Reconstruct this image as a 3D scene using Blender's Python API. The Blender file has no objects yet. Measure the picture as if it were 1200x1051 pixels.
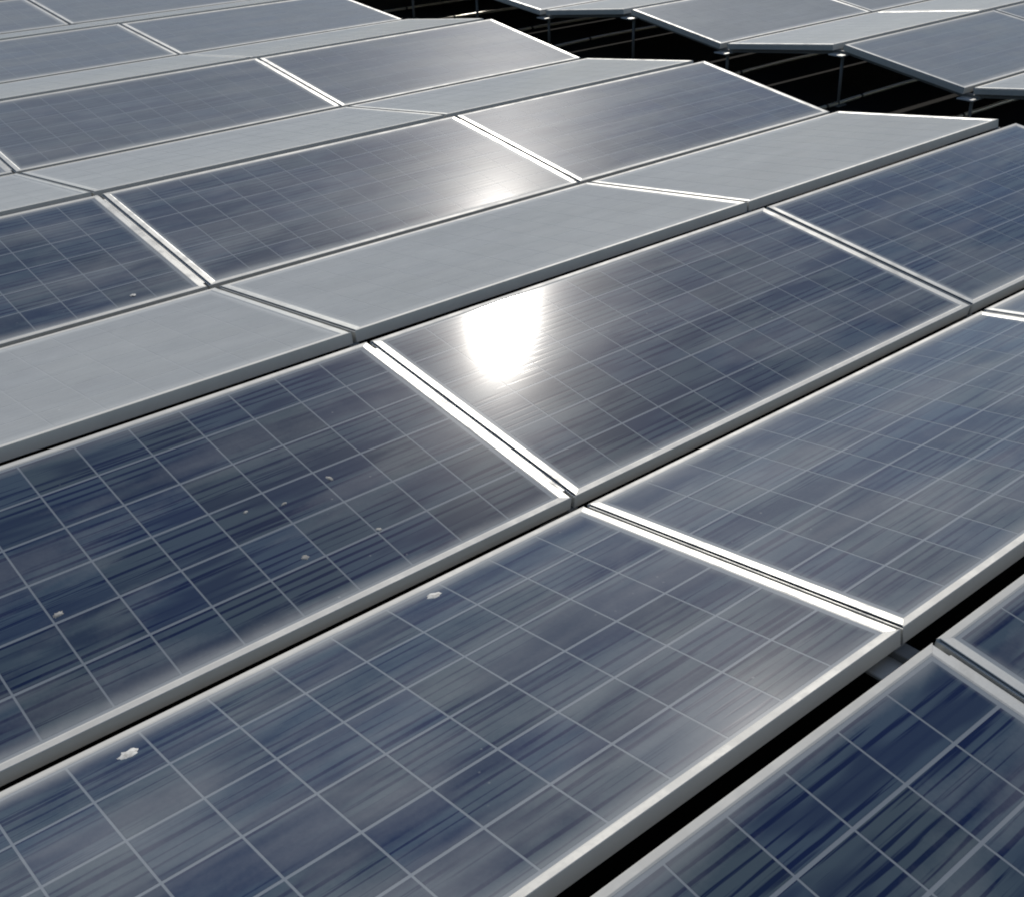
import bpy, bmesh, math, random
from mathutils import Vector, Matrix, Euler

# ------------------------------------------------------------------ camera, sky, sun
scn = bpy.context.scene
COL = scn.collection
R = math.radians
rnd = random.Random(7)

cam_d = bpy.data.cameras.new("camera")
cam = bpy.data.objects.new("camera", cam_d); COL.objects.link(cam)
cam.location = (-1.87132, -3.11133, 1.57162)
cam.rotation_euler = (1.06769, 0.02098, -0.70939)
cam_d.sensor_width = 36.0
cam_d.lens = 1398.08 / 1200 * 36.0
cam_d.shift_x = -25.7 / 1200
cam_d.shift_y = -10.95 / 1200
cam_d.clip_start = 0.02
cam_d.clip_end = 3000
scn.camera = cam

SUN_EL, SUN_AZ = 34.9, 45.5           # azimuth counted from +X towards +Y
world = bpy.data.worlds.new("World"); scn.world = world; world.use_nodes = True
wn = world.node_tree.nodes; wl = world.node_tree.links
wn.clear()
sky = wn.new("ShaderNodeTexSky"); sky.sky_type = 'NISHITA'; sky.sun_disc = False
sky.sun_elevation = R(SUN_EL); sky.sun_rotation = R(90 - SUN_AZ)
sky.air_density = 1.0; sky.dust_density = 0.3; sky.ozone_density = 1.0
bg = wn.new("ShaderNodeBackground"); bg.inputs[1].default_value = 0.08
wo = wn.new("ShaderNodeOutputWorld")
wl.new(sky.outputs[0], bg.inputs[0]); wl.new(bg.outputs[0], wo.inputs[0])

sun_d = bpy.data.lights.new("sun", 'SUN'); sun_d.energy = 3.6; sun_d.angle = R(0.53)
sun_d.color = (1.0, 0.945, 0.865)
sun = bpy.data.objects.new("sun", sun_d); COL.objects.link(sun)
sdir = Vector((math.cos(R(SUN_EL)) * math.cos(R(SUN_AZ)), math.cos(R(SUN_EL)) * math.sin(R(SUN_AZ)), math.sin(R(SUN_EL))))
sun.rotation_euler = sdir.to_track_quat('Z', 'Y').to_euler()
sun.location = (0, 0, 6)

vs = scn.view_settings
vs.view_transform = 'Standard'; vs.look = 'None'; vs.gamma = 1.0; vs.use_curve_mapping = False
vs.exposure = 0.0
scn.cycles.filter_width = 2.0

# ------------------------------------------------------------------ node helpers
class NT:
    def __init__(self, name):
        self.m = bpy.data.materials.new(name); self.m.use_nodes = True
        self.t = self.m.node_tree; self.t.nodes.clear()
        self.out = self.t.nodes.new("ShaderNodeOutputMaterial")
    def n(self, typ, **kw):
        nd = self.t.nodes.new(typ)
        for k, v in kw.items(): setattr(nd, k, v)
        return nd
    def put(self, sock, v):
        if hasattr(v, 'is_output') or hasattr(v, 'links'): self.t.links.new(v, sock)
        else: sock.default_value = v
    def math(self, op, a, b=0.0, c=None, clamp=False):
        nd = self.n("ShaderNodeMath", operation=op, use_clamp=clamp)
        self.put(nd.inputs[0], a); self.put(nd.inputs[1], b)
        if c is not None: self.put(nd.inputs[2], c)
        return nd.outputs[0]
    def vec(self, op, a, b=(0, 0, 0)):
        nd = self.n("ShaderNodeVectorMath", operation=op)
        self.put(nd.inputs[0], a); self.put(nd.inputs[1], b)
        return nd.outputs[0]
    def noise(self, co, scale, detail=2.0, rough=0.5, dist=0.0):
        nd = self.n("ShaderNodeTexNoise"); self.put(nd.inputs['Vector'], co)
        nd.inputs['Scale'].default_value = scale; nd.inputs['Detail'].default_value = detail
        nd.inputs['Roughness'].default_value = rough; nd.inputs['Distortion'].default_value = dist
        return nd.outputs['Fac']
    def ramp(self, v, a, b, lo=0.0, hi=1.0):
        nd = self.n("ShaderNodeMapRange"); nd.interpolation_type = 'SMOOTHSTEP'
        self.put(nd.inputs[0], v); nd.inputs[1].default_value = a; nd.inputs[2].default_value = b
        nd.inputs[3].default_value = lo; nd.inputs[4].default_value = hi
        return nd.outputs[0]
    def mix(self, f, a, b):
        nd = self.n("ShaderNodeMix", data_type='RGBA')
        self.put(nd.inputs[0], f)
        self.put(nd.inputs[6], a if not isinstance(a, tuple) else (*a, 1)); self.put(nd.inputs[7], b if not isinstance(b, tuple) else (*b, 1))
        return nd.outputs[2]
    def comb(self, x, y, z):
        nd = self.n("ShaderNodeCombineXYZ")
        for i, v in enumerate((x, y, z)): self.put(nd.inputs[i], v)
        return nd.outputs[0]
    def sep(self, v):
        nd = self.n("ShaderNodeSeparateXYZ"); self.put(nd.inputs[0], v)
        return nd.outputs[0], nd.outputs[1], nd.outputs[2]
    def bsdf(self):
        b = self.n("ShaderNodeBsdfPrincipled"); self.t.links.new(b.outputs[0], self.out.inputs[0]); return b

PL, PW, PH = 1.965, 0.992, 0.041      # module length, width, frame depth
LIPX, LIPY = 0.033, 0.021             # frame lips on the short and the long sides
GZ = -0.0014                          # glass face below the frame top
CP = 0.1565                           # cell pitch
CSX, CSY = 0.1512, 0.1482            # cell size

def glass_material(name, is_cell):
    """laminated, dusty glass face: silicon cell or white backsheet seen through it"""
    T = NT(name)
    tc = T.n("ShaderNodeTexCoord"); oi = T.n("ShaderNodeObjectInfo")
    geo = T.n("ShaderNodeNewGeometry")
    # panel coordinates: every cell carries its offset in the panel in its object colour
    cx, cy, cz = T.sep(oi.outputs['Color'])
    ox, oy, oz = T.sep(tc.outputs['Object'])
    px = T.math('ADD', ox, T.math('SUBTRACT', cx, 1.0))
    py = T.math('ADD', oy, T.math('SUBTRACT', cy, 0.5))
    seed = T.math('MULTIPLY', cz, 37.0)
    # distance to the frame
    dx = T.math('SUBTRACT', PL / 2 - LIPX, T.math('ABSOLUTE', px))
    dy = T.math('SUBTRACT', PW / 2 - LIPY, T.math('ABSOLUTE', py))
    co = T.comb(px, py, seed)
    stre = T.comb(T.math('MULTIPLY', px, 0.55), T.math('MULTIPLY', py, 2.2), seed)
    n_big = T.noise(stre, 2.3, 3.0, 0.55, 0.3)
    n_mid = T.noise(co, 7.0, 4.0, 0.6, 0.4)
    n_fine = T.noise(co, 90.0, 3.0, 0.65)
    edge_y = T.ramp(T.math('ADD', dy, T.math('MULTIPLY', T.math('SUBTRACT', n_mid, 0.5), 0.045)), 0.0, 0.062, 1.0, 0.0)
    edge_x = T.ramp(T.math('ADD', dx, T.math('MULTIPLY', T.math('SUBTRACT', n_mid, 0.5), 0.03)), 0.0, 0.035, 0.45, 0.0)
    # dirt is washed down to the low edge: far side of the flat rows, near side of the steep ones
    side = T.math('SUBTRACT', T.math('MULTIPLY', T.math('FLOOR', cz), 2.0), 1.0)
    low = T.ramp(T.math('MULTIPLY', side, py), -0.1, 0.1, 0.5, 1.0)
    edge = T.math('MAXIMUM', T.math('MULTIPLY', T.math('POWER', edge_y, 1.6), low), edge_x)
    even = T.ramp(oi.outputs['Alpha'], 0.25, 0.75, 1.0, 0.25)      # thick film and painted veil lie more evenly
    film = T.math('MULTIPLY', even, T.math('ADD', T.ramp(n_big, 0.38, 0.68, 0.0, 0.22), T.math('MULTIPLY', T.math('SUBTRACT', n_mid, 0.5), 0.16)))
    film = T.math('ADD', film, T.math('MULTIPLY', T.math('SUBTRACT', n_fine, 0.5), 0.07))
    film = T.math('ADD', film, T.math('SUBTRACT', oi.outputs['Alpha'], 0.215))  # alpha carries soiling plus the painted sheen and veil
    dust_veil = T.math('ADD', film, T.math('MULTIPLY', edge, 0.55), clamp=True)
    # specks
    vor = T.n("ShaderNodeTexVoronoi"); T.put(vor.inputs['Vector'], co); vor.inputs['Scale'].default_value = 19.0
    speck = T.ramp(vor.outputs['Distance'], 0.03, 0.085, 1.0, 0.0)
    speck = T.math('MULTIPLY', speck, T.ramp(T.noise(co, 3.1, 1.0), 0.56, 0.66))
    dust_veil = T.math('ADD', dust_veil, T.math('MULTIPLY', speck, 0.35), clamp=True)
    height = None
    if is_cell:
        # printed contact lines along the panel; their contrast comes and goes with the film
        wob = T.math('MULTIPLY', T.math('SUBTRACT', T.noise(T.comb(T.math('MULTIPLY', px, 7.0), T.math('MULTIPLY', py, 40.0), seed), 1.0, 2.0), 0.5), 0.006)
        ph = T.math('MULTIPLY', T.math('ADD', py, wob), 2 * math.pi * 6 / CP)
        line = T.math('MULTIPLY_ADD', T.math('SINE', ph), 0.5, 0.5)
        line = T.ramp(line, 0.10, 0.42)
        irr = T.noise(T.comb(T.math('MULTIPLY', px, 1.6), T.math('MULTIPLY', py, 62.0), T.math('ADD', seed, 3.0)), 1.0, 3.0, 0.6)
        line = T.math('MULTIPLY', T.math('MAXIMUM', line, T.ramp(irr, 0.46, 0.56)), T.ramp(irr, 0.30, 0.44, 0.15, 1.0))
        part = T.noise(T.comb(T.math('MULTIPLY', px, 1.1), T.math('MULTIPLY', py, 5.5), T.math('ADD', seed, 9.0)), 2.0, 2.0, 0.6)
        part = T.ramp(part, 0.38, 0.54, 0.08, 1.25)
        amp = T.math('MULTIPLY', T.math('SUBTRACT', line, 0.70), part)
        lf = T.math('ADD', T.math('ADD', 0.30, T.math('MULTIPLY', part, 0.18)), amp, clamp=True)
        crand = T.math('FRACT', T.math('MULTIPLY', T.math('SINE', T.math('ADD', T.math('MULTIPLY', T.math('FLOOR', T.math('DIVIDE', px, CP)), 12.99), T.math('MULTIPLY', T.math('FLOOR', T.math('DIVIDE', py, CP)), 78.2))), 43.7))
        dark = T.mix(crand, (0.002, 0.009, 0.050), (0.004, 0.011, 0.040))
        pale = T.mix(crand, (0.050, 0.078, 0.115), (0.058, 0.082, 0.100))
        base = T.mix(lf, dark, pale)
        height = amp
    else:
        base = (0.18, 0.205, 0.235)
    dcol = T.mix(n_mid, (0.405, 0.419, 0.419), (0.485, 0.499, 0.499))
    colr = T.mix(dust_veil, base, dcol)
    b = T.bsdf()
    T.put(b.inputs['Base Color'], colr)
    b.inputs['Roughness'].default_value = 0.30
    b.inputs['Specular IOR Level'].default_value = 0.008
    b.inputs['Coat Weight'].default_value = 1.0
    T.put(b.inputs['Coat Weight'], T.math('SUBTRACT', 1.0, T.math('MULTIPLY', dust_veil, 1.7), clamp=True))
    T.put(b.inputs['Coat Roughness'], T.math('MULTIPLY_ADD', dust_veil, 0.04, 0.066))
    b.inputs['Coat IOR'].default_value = 1.45
    T.put(b.inputs['Sheen Weight'], T.math('MULTIPLY_ADD', dust_veil, 0.10, 0.02))
    b.inputs['Sheen Roughness'].default_value = 0.35
    b.inputs['Sheen Tint'].default_value = (0.80, 0.84, 0.90, 1)
    hh = T.math('MULTIPLY', n_fine, 0.25)
    if height is not None: hh = T.math('ADD', hh, height)
    bp = T.n("ShaderNodeBump"); bp.inputs['Strength'].default_value = 0.020; bp.inputs['Distance'].default_value = 0.0012
    T.put(bp.inputs['Height'], hh)
    T.put(b.inputs['Normal'], bp.outputs[0]); T.put(b.inputs['Coat Normal'], bp.outputs[0])
    return T.m

def metal_material(name, col, rough, metallic=0.85, grime=0.35, gcol=(0.20, 0.19, 0.17)):
    T = NT(name)
    tc = T.n("ShaderNodeTexCoord"); geo = T.n("ShaderNodeNewGeometry")
    co = geo.outputs['Position']
    n1 = T.noise(co, 11.0, 4.0, 0.6, 0.3); n2 = T.noise(co, 140.0, 3.0, 0.6)
    f = T.math('MULTIPLY', T.ramp(n1, 0.42, 0.75), grime)
    f = T.math('ADD', f, T.math('MULTIPLY', T.ramp(n2, 0.5, 0.8), grime * 0.4), clamp=True)
    b = T.bsdf()
    T.put(b.inputs['Base Color'], T.mix(f, col, gcol))
    T.put(b.inputs['Metallic'], T.math('SUBTRACT', metallic, f))
    T.put(b.inputs['Roughness'], T.math('MULTIPLY_ADD', n1, 0.2, rough - 0.1))
    bp = T.n("ShaderNodeBump"); bp.inputs['Strength'].default_value = 0.15; bp.inputs['Distance'].default_value = 0.001
    T.put(bp.inputs['Height'], n2); T.put(b.inputs['Normal'], bp.outputs[0])
    return T.m

M_CELL = glass_material("cell_under_glass", True)
M_SHEET = glass_material("backsheet_under_glass", False)
M_FRAME = metal_material("anodised_frame", (0.52, 0.52, 0.495), 0.46, 0.42, 0.40, (0.30, 0.29, 0.265))
M_FRAME_LONG = metal_material("anodised_frame_dusty", (0.56, 0.55, 0.51), 0.6, 0.05, 0.25, (0.42, 0.40, 0.36))
M_STEEL = metal_material("galvanised_steel", (0.16, 0.16, 0.155), 0.6, 0.3, 0.5, (0.10, 0.10, 0.09))
M_PALE = metal_material("bright_conduit", (0.86, 0.82, 0.74), 0.42, 0.85, 0.15)
M_TIE = metal_material("black_plastic", (0.015, 0.015, 0.016), 0.6, 0.0, 0.3)

def ground_material():
    T = NT("dark_roof_membrane")
    geo = T.n("ShaderNodeNewGeometry"); co = geo.outputs['Position']
    n1 = T.noise(co, 1.6, 5.0, 0.6, 0.4); n2 = T.noise(co, 60.0, 4.0, 0.7)
    b = T.bsdf()
    f = T.math('ADD', T.math('MULTIPLY', n1, 0.6), T.math('MULTIPLY', n2, 0.4))
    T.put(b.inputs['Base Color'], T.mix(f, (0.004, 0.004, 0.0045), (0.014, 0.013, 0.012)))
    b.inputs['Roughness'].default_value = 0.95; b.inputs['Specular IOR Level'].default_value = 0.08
    bp = T.n("ShaderNodeBump"); bp.inputs['Strength'].default_value = 0.4; bp.inputs['Distance'].default_value = 0.004
    T.put(bp.inputs['Height'], n2); T.put(b.inputs['Normal'], bp.outputs[0])
    return T.m

# ------------------------------------------------------------------ mesh helpers
def mesh(name, verts, faces, mat, smooth=False):
    me = bpy.data.meshes.new(name); me.from_pydata(verts, [], faces); me.update()
    me.materials.append(mat)
    if smooth: me.polygons.foreach_set('use_smooth', [True] * len(me.polygons))
    return me
def obj(name, me, parent=None, loc=(0, 0, 0), rot=(0, 0, 0)):
    o = bpy.data.objects.new(name, me); COL.objects.link(o)
    o.location = loc; o.rotation_euler = rot
    if parent is not None: o.parent = parent
    return o
def tag(o, label, cat, group=None):
    o["label"] = label; o["category"] = cat
    if group: o["group"] = group
    return o
def box(x0, x1, y0, y1, z0, z1):
    v = [(x, y, z) for z in (z0, z1) for x, y in ((x0, y0), (x1, y0), (x1, y1), (x0, y1))]
    f = [(3, 2, 1, 0), (4, 5, 6, 7), (0, 1, 5, 4), (1, 2, 6, 5), (2, 3, 7, 6), (3, 0, 4, 7)]
    return v, f
def join(parts):
    V, F = [], []
    for v, f in parts:
        o = len(V); V += v; F += [tuple(i + o for i in q) for q in f]
    return V, F
def bevelled(v, f, w, seg=1):
    me = bpy.data.meshes.new("tmp"); me.from_pydata(v, [], f)
    bm = bmesh.new(); bm.from_mesh(me); bpy.data.meshes.remove(me)
    bmesh.ops.recalc_face_normals(bm, faces=bm.faces[:])
    bmesh.ops.bevel(bm, geom=bm.edges[:], offset=w, segments=seg, affect='EDGES', profile=0.5)
    bm.verts.index_update()
    V = [tuple(q.co) for q in bm.verts]; F = [tuple(q.index for q in p.verts) for p in bm.faces]
    bm.free(); return V, F
def tube(path, r, n=8):
    V, F = [], []
    for i, p in enumerate(path):
        a = Vector(path[max(i - 1, 0)]); b = Vector(path[min(i + 1, len(path) - 1)])
        t = (b - a).normalized(); u = t.cross(Vector((0, 0, 1)))
        if u.length < 1e-3: u = Vector((1, 0, 0))
        u.normalize(); w = u.cross(t)
        for k in range(n):
            q = Vector(p) + r * (math.cos(2 * math.pi * k / n) * u + math.sin(2 * math.pi * k / n) * w)
            V.append(tuple(q))
    for i in range(len(path) - 1):
        for k in range(n):
            F.append((i * n + k, i * n + (k + 1) % n, (i + 1) * n + (k + 1) % n, (i + 1) * n + k))
    F.append(tuple(range(n - 1, -1, -1))); F.append(tuple(range((len(path) - 1) * n, len(path) * n)))
    return V, F

# ------------------------------------------------------------------ the ground
GROUND_Z = -0.55
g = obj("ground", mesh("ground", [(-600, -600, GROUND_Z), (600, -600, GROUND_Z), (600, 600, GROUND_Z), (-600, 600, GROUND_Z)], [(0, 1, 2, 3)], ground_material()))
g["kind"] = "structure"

# ------------------------------------------------------------------ the panel rows
# name: (shift along the row, far edge (y,z), near edge (y,z)), frame top; steep rows A C E..., flat rows B D F...
ROWS = {
 'A': (0.0051, (-2.1443, 0.0045), (-3.1275, -0.1288)),
 'B': (0.0066, (-1.0993, -0.1521), (-2.0527, -0.0108)),
 'C': (-0.0031, (-0.0713, -0.0015), (-1.0344, -0.1413)),
 'D': (0.0073, (1.0278, -0.1270), (0.0426, -0.0017)),
 'E': (-0.0002, (2.0703, 0.0134), (1.0882, -0.1380)),
 'F': (0.0032, (3.1598, -0.1176), (2.1620, 0.0034)),
 'G': (0.0017, (4.1939, 0.0232), (3.2290, -0.1227)),
 'H': (-0.0094, (5.2835, -0.0962), (4.2853, 0.0206)),
 'I': (-0.0184, (6.3208, -0.0054), (5.3575, -0.0997)),
 'J': (0.0000, (7.3964, -0.1353), (6.4128, -0.0043)),
 'K': (0.0073, (8.4365, -0.0309), (7.4693, -0.1370)),
}
T_ROW = 2.118
for i, (nm, src) in enumerate((('L', 'J'), ('M', 'K'), ('N', 'L'), ('O', 'M'))):
    s, a, b = ROWS[src]; ROWS[nm] = (0.0, (a[0] + T_ROW, a[1]), (b[0] + T_ROW, b[1]))
ORDER = 'ABCDEFGHIJKLMNO'
PITCH = 1.9772
RIGHT = (1.5158, 0.0547, -0.1194)     # the array across the aisle

# frame bars: profile (distance inwards, height) swept along one side, mitred
def frame_bar(half, lip, lip_other, step):
    prof = [(0, -PH), (0, -0.006), (0.0010, -0.005), (step, -0.005), (step, -0.0012), (step + 0.0012, 0)] if step else [(0, -PH), (0, -0.0012), (0.0012, 0)]
    prof += [ (lip - 0.0045, 0), (lip, -0.0014), (lip, -0.0050), (0.0025, -0.0125), (0.0025, -PH + 0.0025), (0.028, -PH + 0.0025), (0.028, -PH)]
    V = []
    for s in (-1, 1):
        for d, z in prof:
            k = d / lip * lip_other
            V.append((s * (half - k - 0.0002), d, z))
    n = len(prof)
    F = [(k, (k + 1) % n, n + (k + 1) % n, n + k) for k in range(n)]
    F += [tuple(range(n - 1, -1, -1)), tuple(range(n, 2 * n))]
    return V, F
vL, fL = frame_bar(PL / 2, LIPY, LIPX, 0)
ME_LONG = mesh("long_bar", vL, fL, M_FRAME_LONG)
vS, fS = frame_bar(PW / 2, LIPX, LIPY, 0.006)
ME_SHORT = mesh("short_bar", vS, fS, M_FRAME)
ME_LAM = mesh("laminate", *box(-PL / 2 + 0.006, PL / 2 - 0.006, -PW / 2 + 0.006, PW / 2 - 0.006, GZ - 0.0062, GZ - 0.0003), M_SHEET)  # opaque backsheet slab below the cells; its glass is only a shader coat
cv, cf = box(-CSX / 2, CSX / 2, -CSY / 2, CSY / 2, GZ - 0.0005, GZ)
ME_CELL = mesh("cell", cv, cf, M_CELL)
cells = [((i - 5.5) * CP, (j - 2.5) * CP) for j in range(6) for i in range(12)]
ME_CELLS = mesh("cells", *join([([(x + a, y + b, z) for x, y, z in cv], cf) for a, b in cells]), M_CELL)
for me in (ME_LONG, ME_SHORT):
    bm = bmesh.new(); bm.from_mesh(me); bmesh.ops.recalc_face_normals(bm, faces=bm.faces[:]); bm.to_mesh(me); bm.free()

DUST_VEIL = {'A': 0.0, 'B': 0.07, 'C': 0.0, 'D': 0.74, 'E': 0.09, 'F': 0.85, 'G': 0.30, 'H': 0.85, 'I': 0.42, 'J': 0.85, 'K': 0.48}  # soiling; pale flat rows add painted grazing sheen, far steep rows painted lens veil
DUST_ONE = {('C', -1): -0.07, ('C', -2): -0.07, ('C', 1): -0.03, ('A', -1): -0.05, ('A', 0): -0.05, ('E', -1): -0.05, ('B', -1): -0.02}
def solar_panel(row, slot, right, own_cells):
    s, a, b = ROWS[row]
    ox, oy, oz = RIGHT if right else (0, 0, 0)
    x = (slot + 0.5) * PITCH + s + (2 * PITCH + ox if right else 0)
    cy, cz = (a[0] + b[0]) / 2 + oy, (a[1] + b[1]) / 2 + oz
    tilt = math.atan2(a[1] - b[1], a[0] - b[0])
    e = bpy.data.objects.new("solar_panel", None); COL.objects.link(e)
    e.empty_display_size = 0.2
    jit = random.Random(row + str(slot) + str(right))
    e.location = (x + jit.uniform(-0.002, 0.002), cy, cz)
    e.rotation_euler = (tilt, jit.uniform(-0.0015, 0.0015), jit.uniform(-0.0012, 0.0012))
    seed = jit.uniform(0.05, 0.95) + (0 if row in 'ACEGIKMO' else 1)
    soil_veil = 0.2 + DUST_VEIL.get(row, 0.4) + DUST_ONE.get((row, slot), 0.0) + ((0.32 if row in 'ACEGIKMO' else 0.1) if right else 0.0) + jit.uniform(-0.02, 0.02)
    obj("frame_bar", ME_LONG, e, (0, -PW / 2, 0))
    obj("frame_bar", ME_LONG, e, (0, PW / 2, 0), (0, 0, math.pi))
    obj("frame_bar", ME_SHORT, e, (-PL / 2, 0, 0), (0, 0, -math.pi / 2))
    obj("frame_bar", ME_SHORT, e, (PL / 2, 0, 0), (0, 0, math.pi / 2))
    lam = obj("coated_laminate", ME_LAM, e); lam.color = (1.0, 0.5, seed, soil_veil)
    if own_cells:
        for px, py in cells:
            c = obj("cell", ME_CELL, lam, (px, py, 0)); c.color = (1.0 + px, 0.5 + py, seed, soil_veil)
    else:
        c = obj("cell_grid", ME_CELLS, lam); c.color = (1.0, 0.5, seed, soil_veil); c["kind"] = "stuff"
    return e

ORD = ['', 'first', 'second', 'third', 'fourth', 'fifth', 'sixth', 'seventh', 'eighth', 'ninth', 'tenth', 'eleventh', 'twelfth']
COLN = {1: 'end panel at the dark aisle', 0: 'second from the dark aisle', -1: 'third from the dark aisle', -2: 'fourth from the dark aisle'}
SPECIAL = {('C', 0): 'blue solar panel with the blinding sun glare on its dusty glass',
           ('B', -1): 'grey-blue dusty solar panel with one large white bird dropping near its edge',
           ('C', -1): 'deepest navy solar panel with clear cell grid, beside the sun-glare panel',
           ('E', 0): 'dusty solar panel with a faint pale sun smear by its lower edge'}
for row in ORDER:
    i = ORDER.index(row); steep = row in 'ACEGIKMO'
    look = 'bluish' if steep else 'pale grey'
    slots = range(-2 if row in 'BCDE' else -1, 2)
    for sl in slots:
        near = row in 'ABCDEFG' and sl >= -1
        p = solar_panel(row, sl, False, near)
        if (row, sl) in SPECIAL: lab = SPECIAL[(row, sl)]
        elif row == 'A': lab = f'dark blue solar panel across the black gap from the bird-dropping row, {COLN[sl].replace("the dark aisle", "aisle")}'
        elif row == 'B': lab = f'dusty grey-blue solar panel in the bird-dropping row, {COLN[sl]}'
        elif row == 'C': lab = f'blue solar panel in the sun-glare row, {COLN[sl]}'
        else: lab = f'{look} solar panel, {COLN[sl]}, {ORD[i - 2]} row beyond sun-glare row'
        tag(p, lab, 'solar panel', 'solar panels of the large zigzag array')
    if i >= 3:
        for sl in range(0, 3):
            p = solar_panel(row, sl, True, False)
            pos = ['first', 'second', 'third'][sl]
            tag(p, f'{look} solar panel past the dark aisle, {pos} from it, {ORD[i - 2]} row beyond glare', 'solar panel', 'solar panels of the array across the aisle')

# ------------------------------------------------------------------ zigzag support frames under the panel joints
def support_frame(x, right, label):
    ox, oy, oz = RIGHT if right else (0, 0, 0)
    e = bpy.data.objects.new("support_frame", None); COL.objects.link(e)
    e.location = (x, 0, GROUND_Z)
    tag(e, label, 'support frame', 'zigzag support frames under the panel joints')
    rows = [r for r in ORDER if not (right and r in 'ABC')]
    for r in rows:
        s, a, b = ROWS[r]
        A = Vector((0, a[0] + oy, a[1] + oz - GROUND_Z)); B = Vector((0, b[0] + oy, b[1] + oz - GROUND_Z))
        d = (A - B).normalized(); n = Vector((0, -d.z, d.y))
        mid = (A + B) / 2 - n * (PH - 0.0005)
        L = (A - B).length + 0.03
        me = mesh("rail", *bevelled(*box(-0.0175, 0.0175, -L / 2, L / 2, -0.032, 0), 0.002), M_STEEL)
        q = (A + B) / 2 - n * 0.007
        if (x < 3.9 and not right) or (right and x > 5.6):
            obj("cover_strip", mesh("cover_strip", *bevelled(*box(-0.0055, 0.0055, -0.455, 0.455, -0.012, 0), 0.001), M_FRAME), e, q, (math.atan2(d.z, d.y), 0, 0))
        obj("rail", me, e, mid, (math.atan2(d.z, d.y), 0, 0))
    # a leg at every ridge and valley
    for k in range(len(rows) - 1):
        na = ROWS[rows[k]][1]; fb = ROWS[rows[k + 1]][2]      # far edge of this row, near edge of the next
        y = (na[0] + fb[0]) / 2 + oy; top = (na[1] + fb[1]) / 2 + oz - GROUND_Z - PH - 0.03
        leg = obj("leg", mesh("leg", *tube([(0, y, 0.008), (0, y, top)], 0.012, 10), M_STEEL, True), e)
        obj("foot", mesh("foot", *bevelled(*box(-0.05, 0.05, y - 0.04, y + 0.04, 0, 0.008), 0.001), M_STEEL), leg)
        obj("bracket", mesh("bracket", *bevelled(*box(-0.095, 0.02, y - 0.06, y + 0.06, top - 0.006, top + 0.004), 0.002), M_FRAME), e)
        # tie between the two rails over the leg
        obj("saddle", mesh("saddle", *bevelled(*box(-0.022, 0.022, y - 0.075, y + 0.075, top, top + 0.022), 0.002), M_STEEL), e)
NAMES_L = {-1: 'joint of third and fourth panels from aisle', 0: 'panel joint beside the sun-glare panel', 1: 'joint of the two panels next to the aisle', 2: 'open edge of the large array at the aisle'}
for u in (-1, 0, 1, 2):
    support_frame(u * PITCH - (0.02 if u == 2 else 0), False, 'zigzag steel support frame on legs under ' + NAMES_L[u])
NAMES_R = {0: 'edge of the far array at the aisle', 1: 'first panel joint past the aisle', 2: 'second panel joint past the aisle', 3: 'third panel joint past the aisle'}
for u in (0, 1, 2, 3):
    support_frame(u * PITCH + 2 * PITCH + RIGHT[0] + (0.07 if u == 0 else 0), True, 'zigzag steel support frame on thin legs under ' + NAMES_R[u])

# ------------------------------------------------------------------ cable conduits crossing the aisle floor
ys = [(1.33, 'first and second'), (2.19, 'second and third'), (3.36, 'third and fourth'), (5.29, 'fifth and sixth'), (6.11, 'sixth and seventh'), (7.18, 'seventh and eighth'), (8.05, 'eighth and ninth')]
for i, (y, pair) in enumerate(ys):
    rr = random.Random(i + 40)
    e = bpy.data.objects.new("cable_conduit", None); COL.objects.link(e); e.location = (0, y, GROUND_Z)
    path = []
    for q in range(33):
        x = 2.4 + q * (7.2 - 2.4) / 32
        sag = 0.035 * math.sin((x - 3.9) / 1.6 * math.pi) * rr.uniform(0.9, 1.1)
        path.append((x, -sag + 0.02 * math.sin(x * 1.7 + i), 0.0145))
    obj("pipe", mesh("pipe", *tube(path, 0.014, 10), M_PALE, True), e)
    for q in (8, 12, 15, 19, 23):
        x, yy, z = path[q + rr.choice((0, 1))]
        obj("clip", mesh("clip", *tube([(x - 0.012, yy, z), (x + 0.012, yy, z)], 0.0165, 10), M_TIE, True), e)
    tag(e, f'thin metal conduit crossing the dark aisle between the {pair} rows beyond glare', 'conduit', 'conduits crossing the dark aisle')

# ------------------------------------------------------------------ bird droppings on the glass
def on_panel(row, x, v):
    s, a, b = ROWS[row]
    A = Vector((x, a[0], a[1])); B = Vector((x, b[0], b[1])); d = (B - A).normalized()
    mid = (A + B) / 2; P = mid + d * (v - PW / 2)
    n = Vector((0, d.z, -d.y)); n = n if n.z > 0 else -n
    return P + n * GZ, math.atan2(-d.z, -d.y)
def dropping_material(name, k):
    T = NT(name); geo = T.n("ShaderNodeNewGeometry")
    n = T.noise(geo.outputs['Position'], 120.0, 3.0)
    b = T.bsdf(); T.put(b.inputs['Base Color'], T.mix(T.ramp(n, 0.35, 0.7), (0.72 * k, 0.71 * k, 0.67 * k), (0.42 * k, 0.40 * k, 0.36 * k)))
    b.inputs['Roughness'].default_value = 0.8
    return T.m
M_DROP = dropping_material('dried_dropping', 1.0); M_DROP_THIN = dropping_material('washed_dropping', 0.5)
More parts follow.
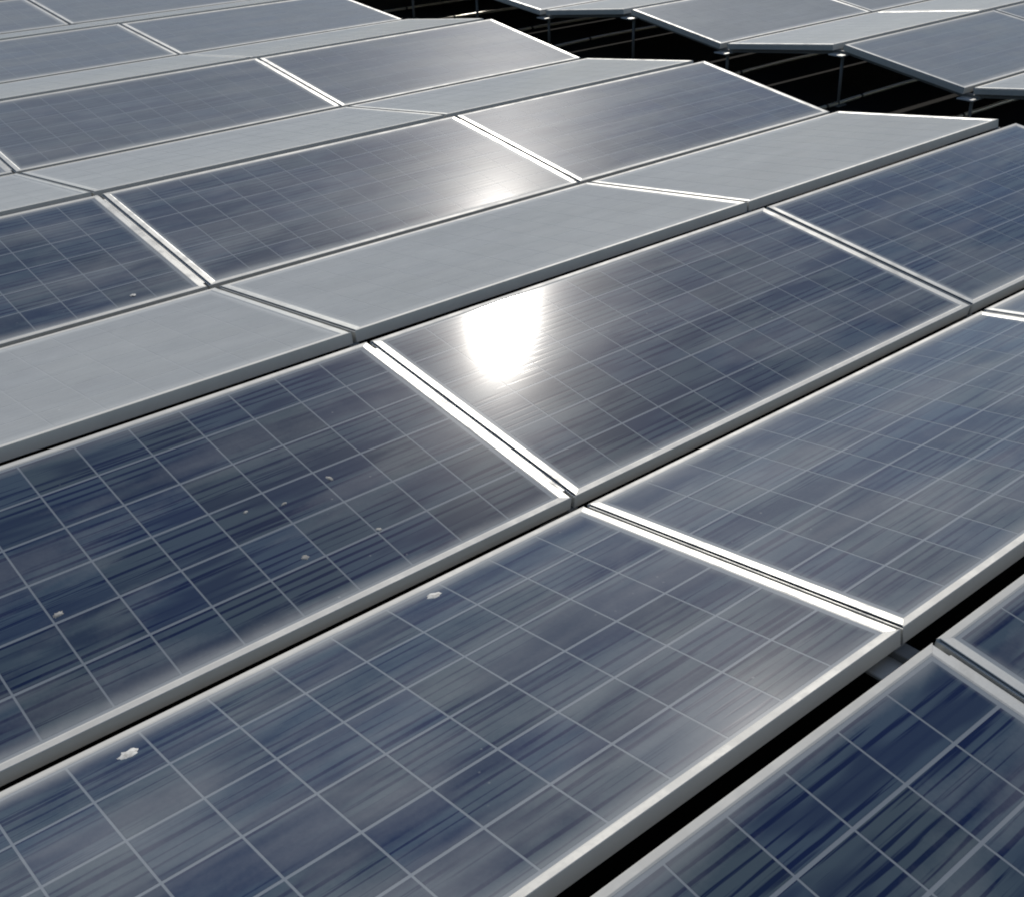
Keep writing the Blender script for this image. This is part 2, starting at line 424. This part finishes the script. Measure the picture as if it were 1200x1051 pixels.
def dropping(row, x, v, rx, ry, ang, seed, label):
    rr = random.Random(seed); P, tilt = on_panel(row, x, v)
    n = 22; V = [(0, 0, 0.0022)]; F = []
    ring = []
    for lev, (k, z) in enumerate(((0.62, 0.0018), (1.0, -0.0004))):
        for q in range(n):
            t = 2 * math.pi * q / n
            if lev == 0: ring.append(1 + rr.uniform(-0.22, 0.22))
            V.append((rx * k * ring[q] * math.cos(t), ry * k * ring[q] * math.sin(t), z))
    for q in range(n):
        F.append((0, 1 + q, 1 + (q + 1) % n)); F.append((1 + q, 1 + n + q, 1 + n + (q + 1) % n, 1 + (q + 1) % n))
    me = mesh("bird_dropping", V, F, M_DROP, True)
    o = obj("bird_dropping", me, None, P)
    if row == 'C': me.materials[0] = M_DROP_THIN; o.rotation_euler = (Matrix.Rotation(tilt, 3, 'X') @ Matrix.Rotation(ang, 3, 'Z')).to_euler()
    tag(o, label, 'bird dropping', 'bird droppings on the glass')
DROPS = [
 ('B', -1.339, 0.087, 0.022, 0.016, 0.2, 'large white oval bird dropping on the grey-blue panel with clear grid'),
 ('B', -0.552, 0.066, 0.022, 0.013, 0.1, 'smeared pale bird dropping by the frame, along from the largest dropping'),
 ('C', -0.722, 0.786, 0.010, 0.010, 0.5, 'small round dropping low on the navy panel, in middle of a cell'),
 ('C', -0.497, 0.544, 0.007, 0.014, 0.2, 'small pale dropping on a grid crossing of the navy panel beside glare'),
 ('C', -0.512, 0.801, 0.009, 0.009, 0.9, 'tiny dropping low on the navy panel near the sun-glare panel joint'),
 ('C', -1.285, 0.628, 0.014, 0.009, 0.3, 'flattened pale dropping on the deepest blue end of the navy panel'),
 ('C', -0.753, 0.544, 0.009, 0.005, 0.6, 'thin streaky dropping in the middle of the navy panel'),
 ('C', -0.654, 0.570, 0.010, 0.005, 0.3, 'second thin streaky dropping beside the one mid navy panel'),
 ('E', -0.275, 0.905, 0.013, 0.010, 0.4, 'small white dropping at low edge, second row beyond sun-glare row'),
]
for i, (r, x, v, rx, ry, an, lab) in enumerate(DROPS): dropping(r, x, v, rx, ry, an, i + 3, lab)
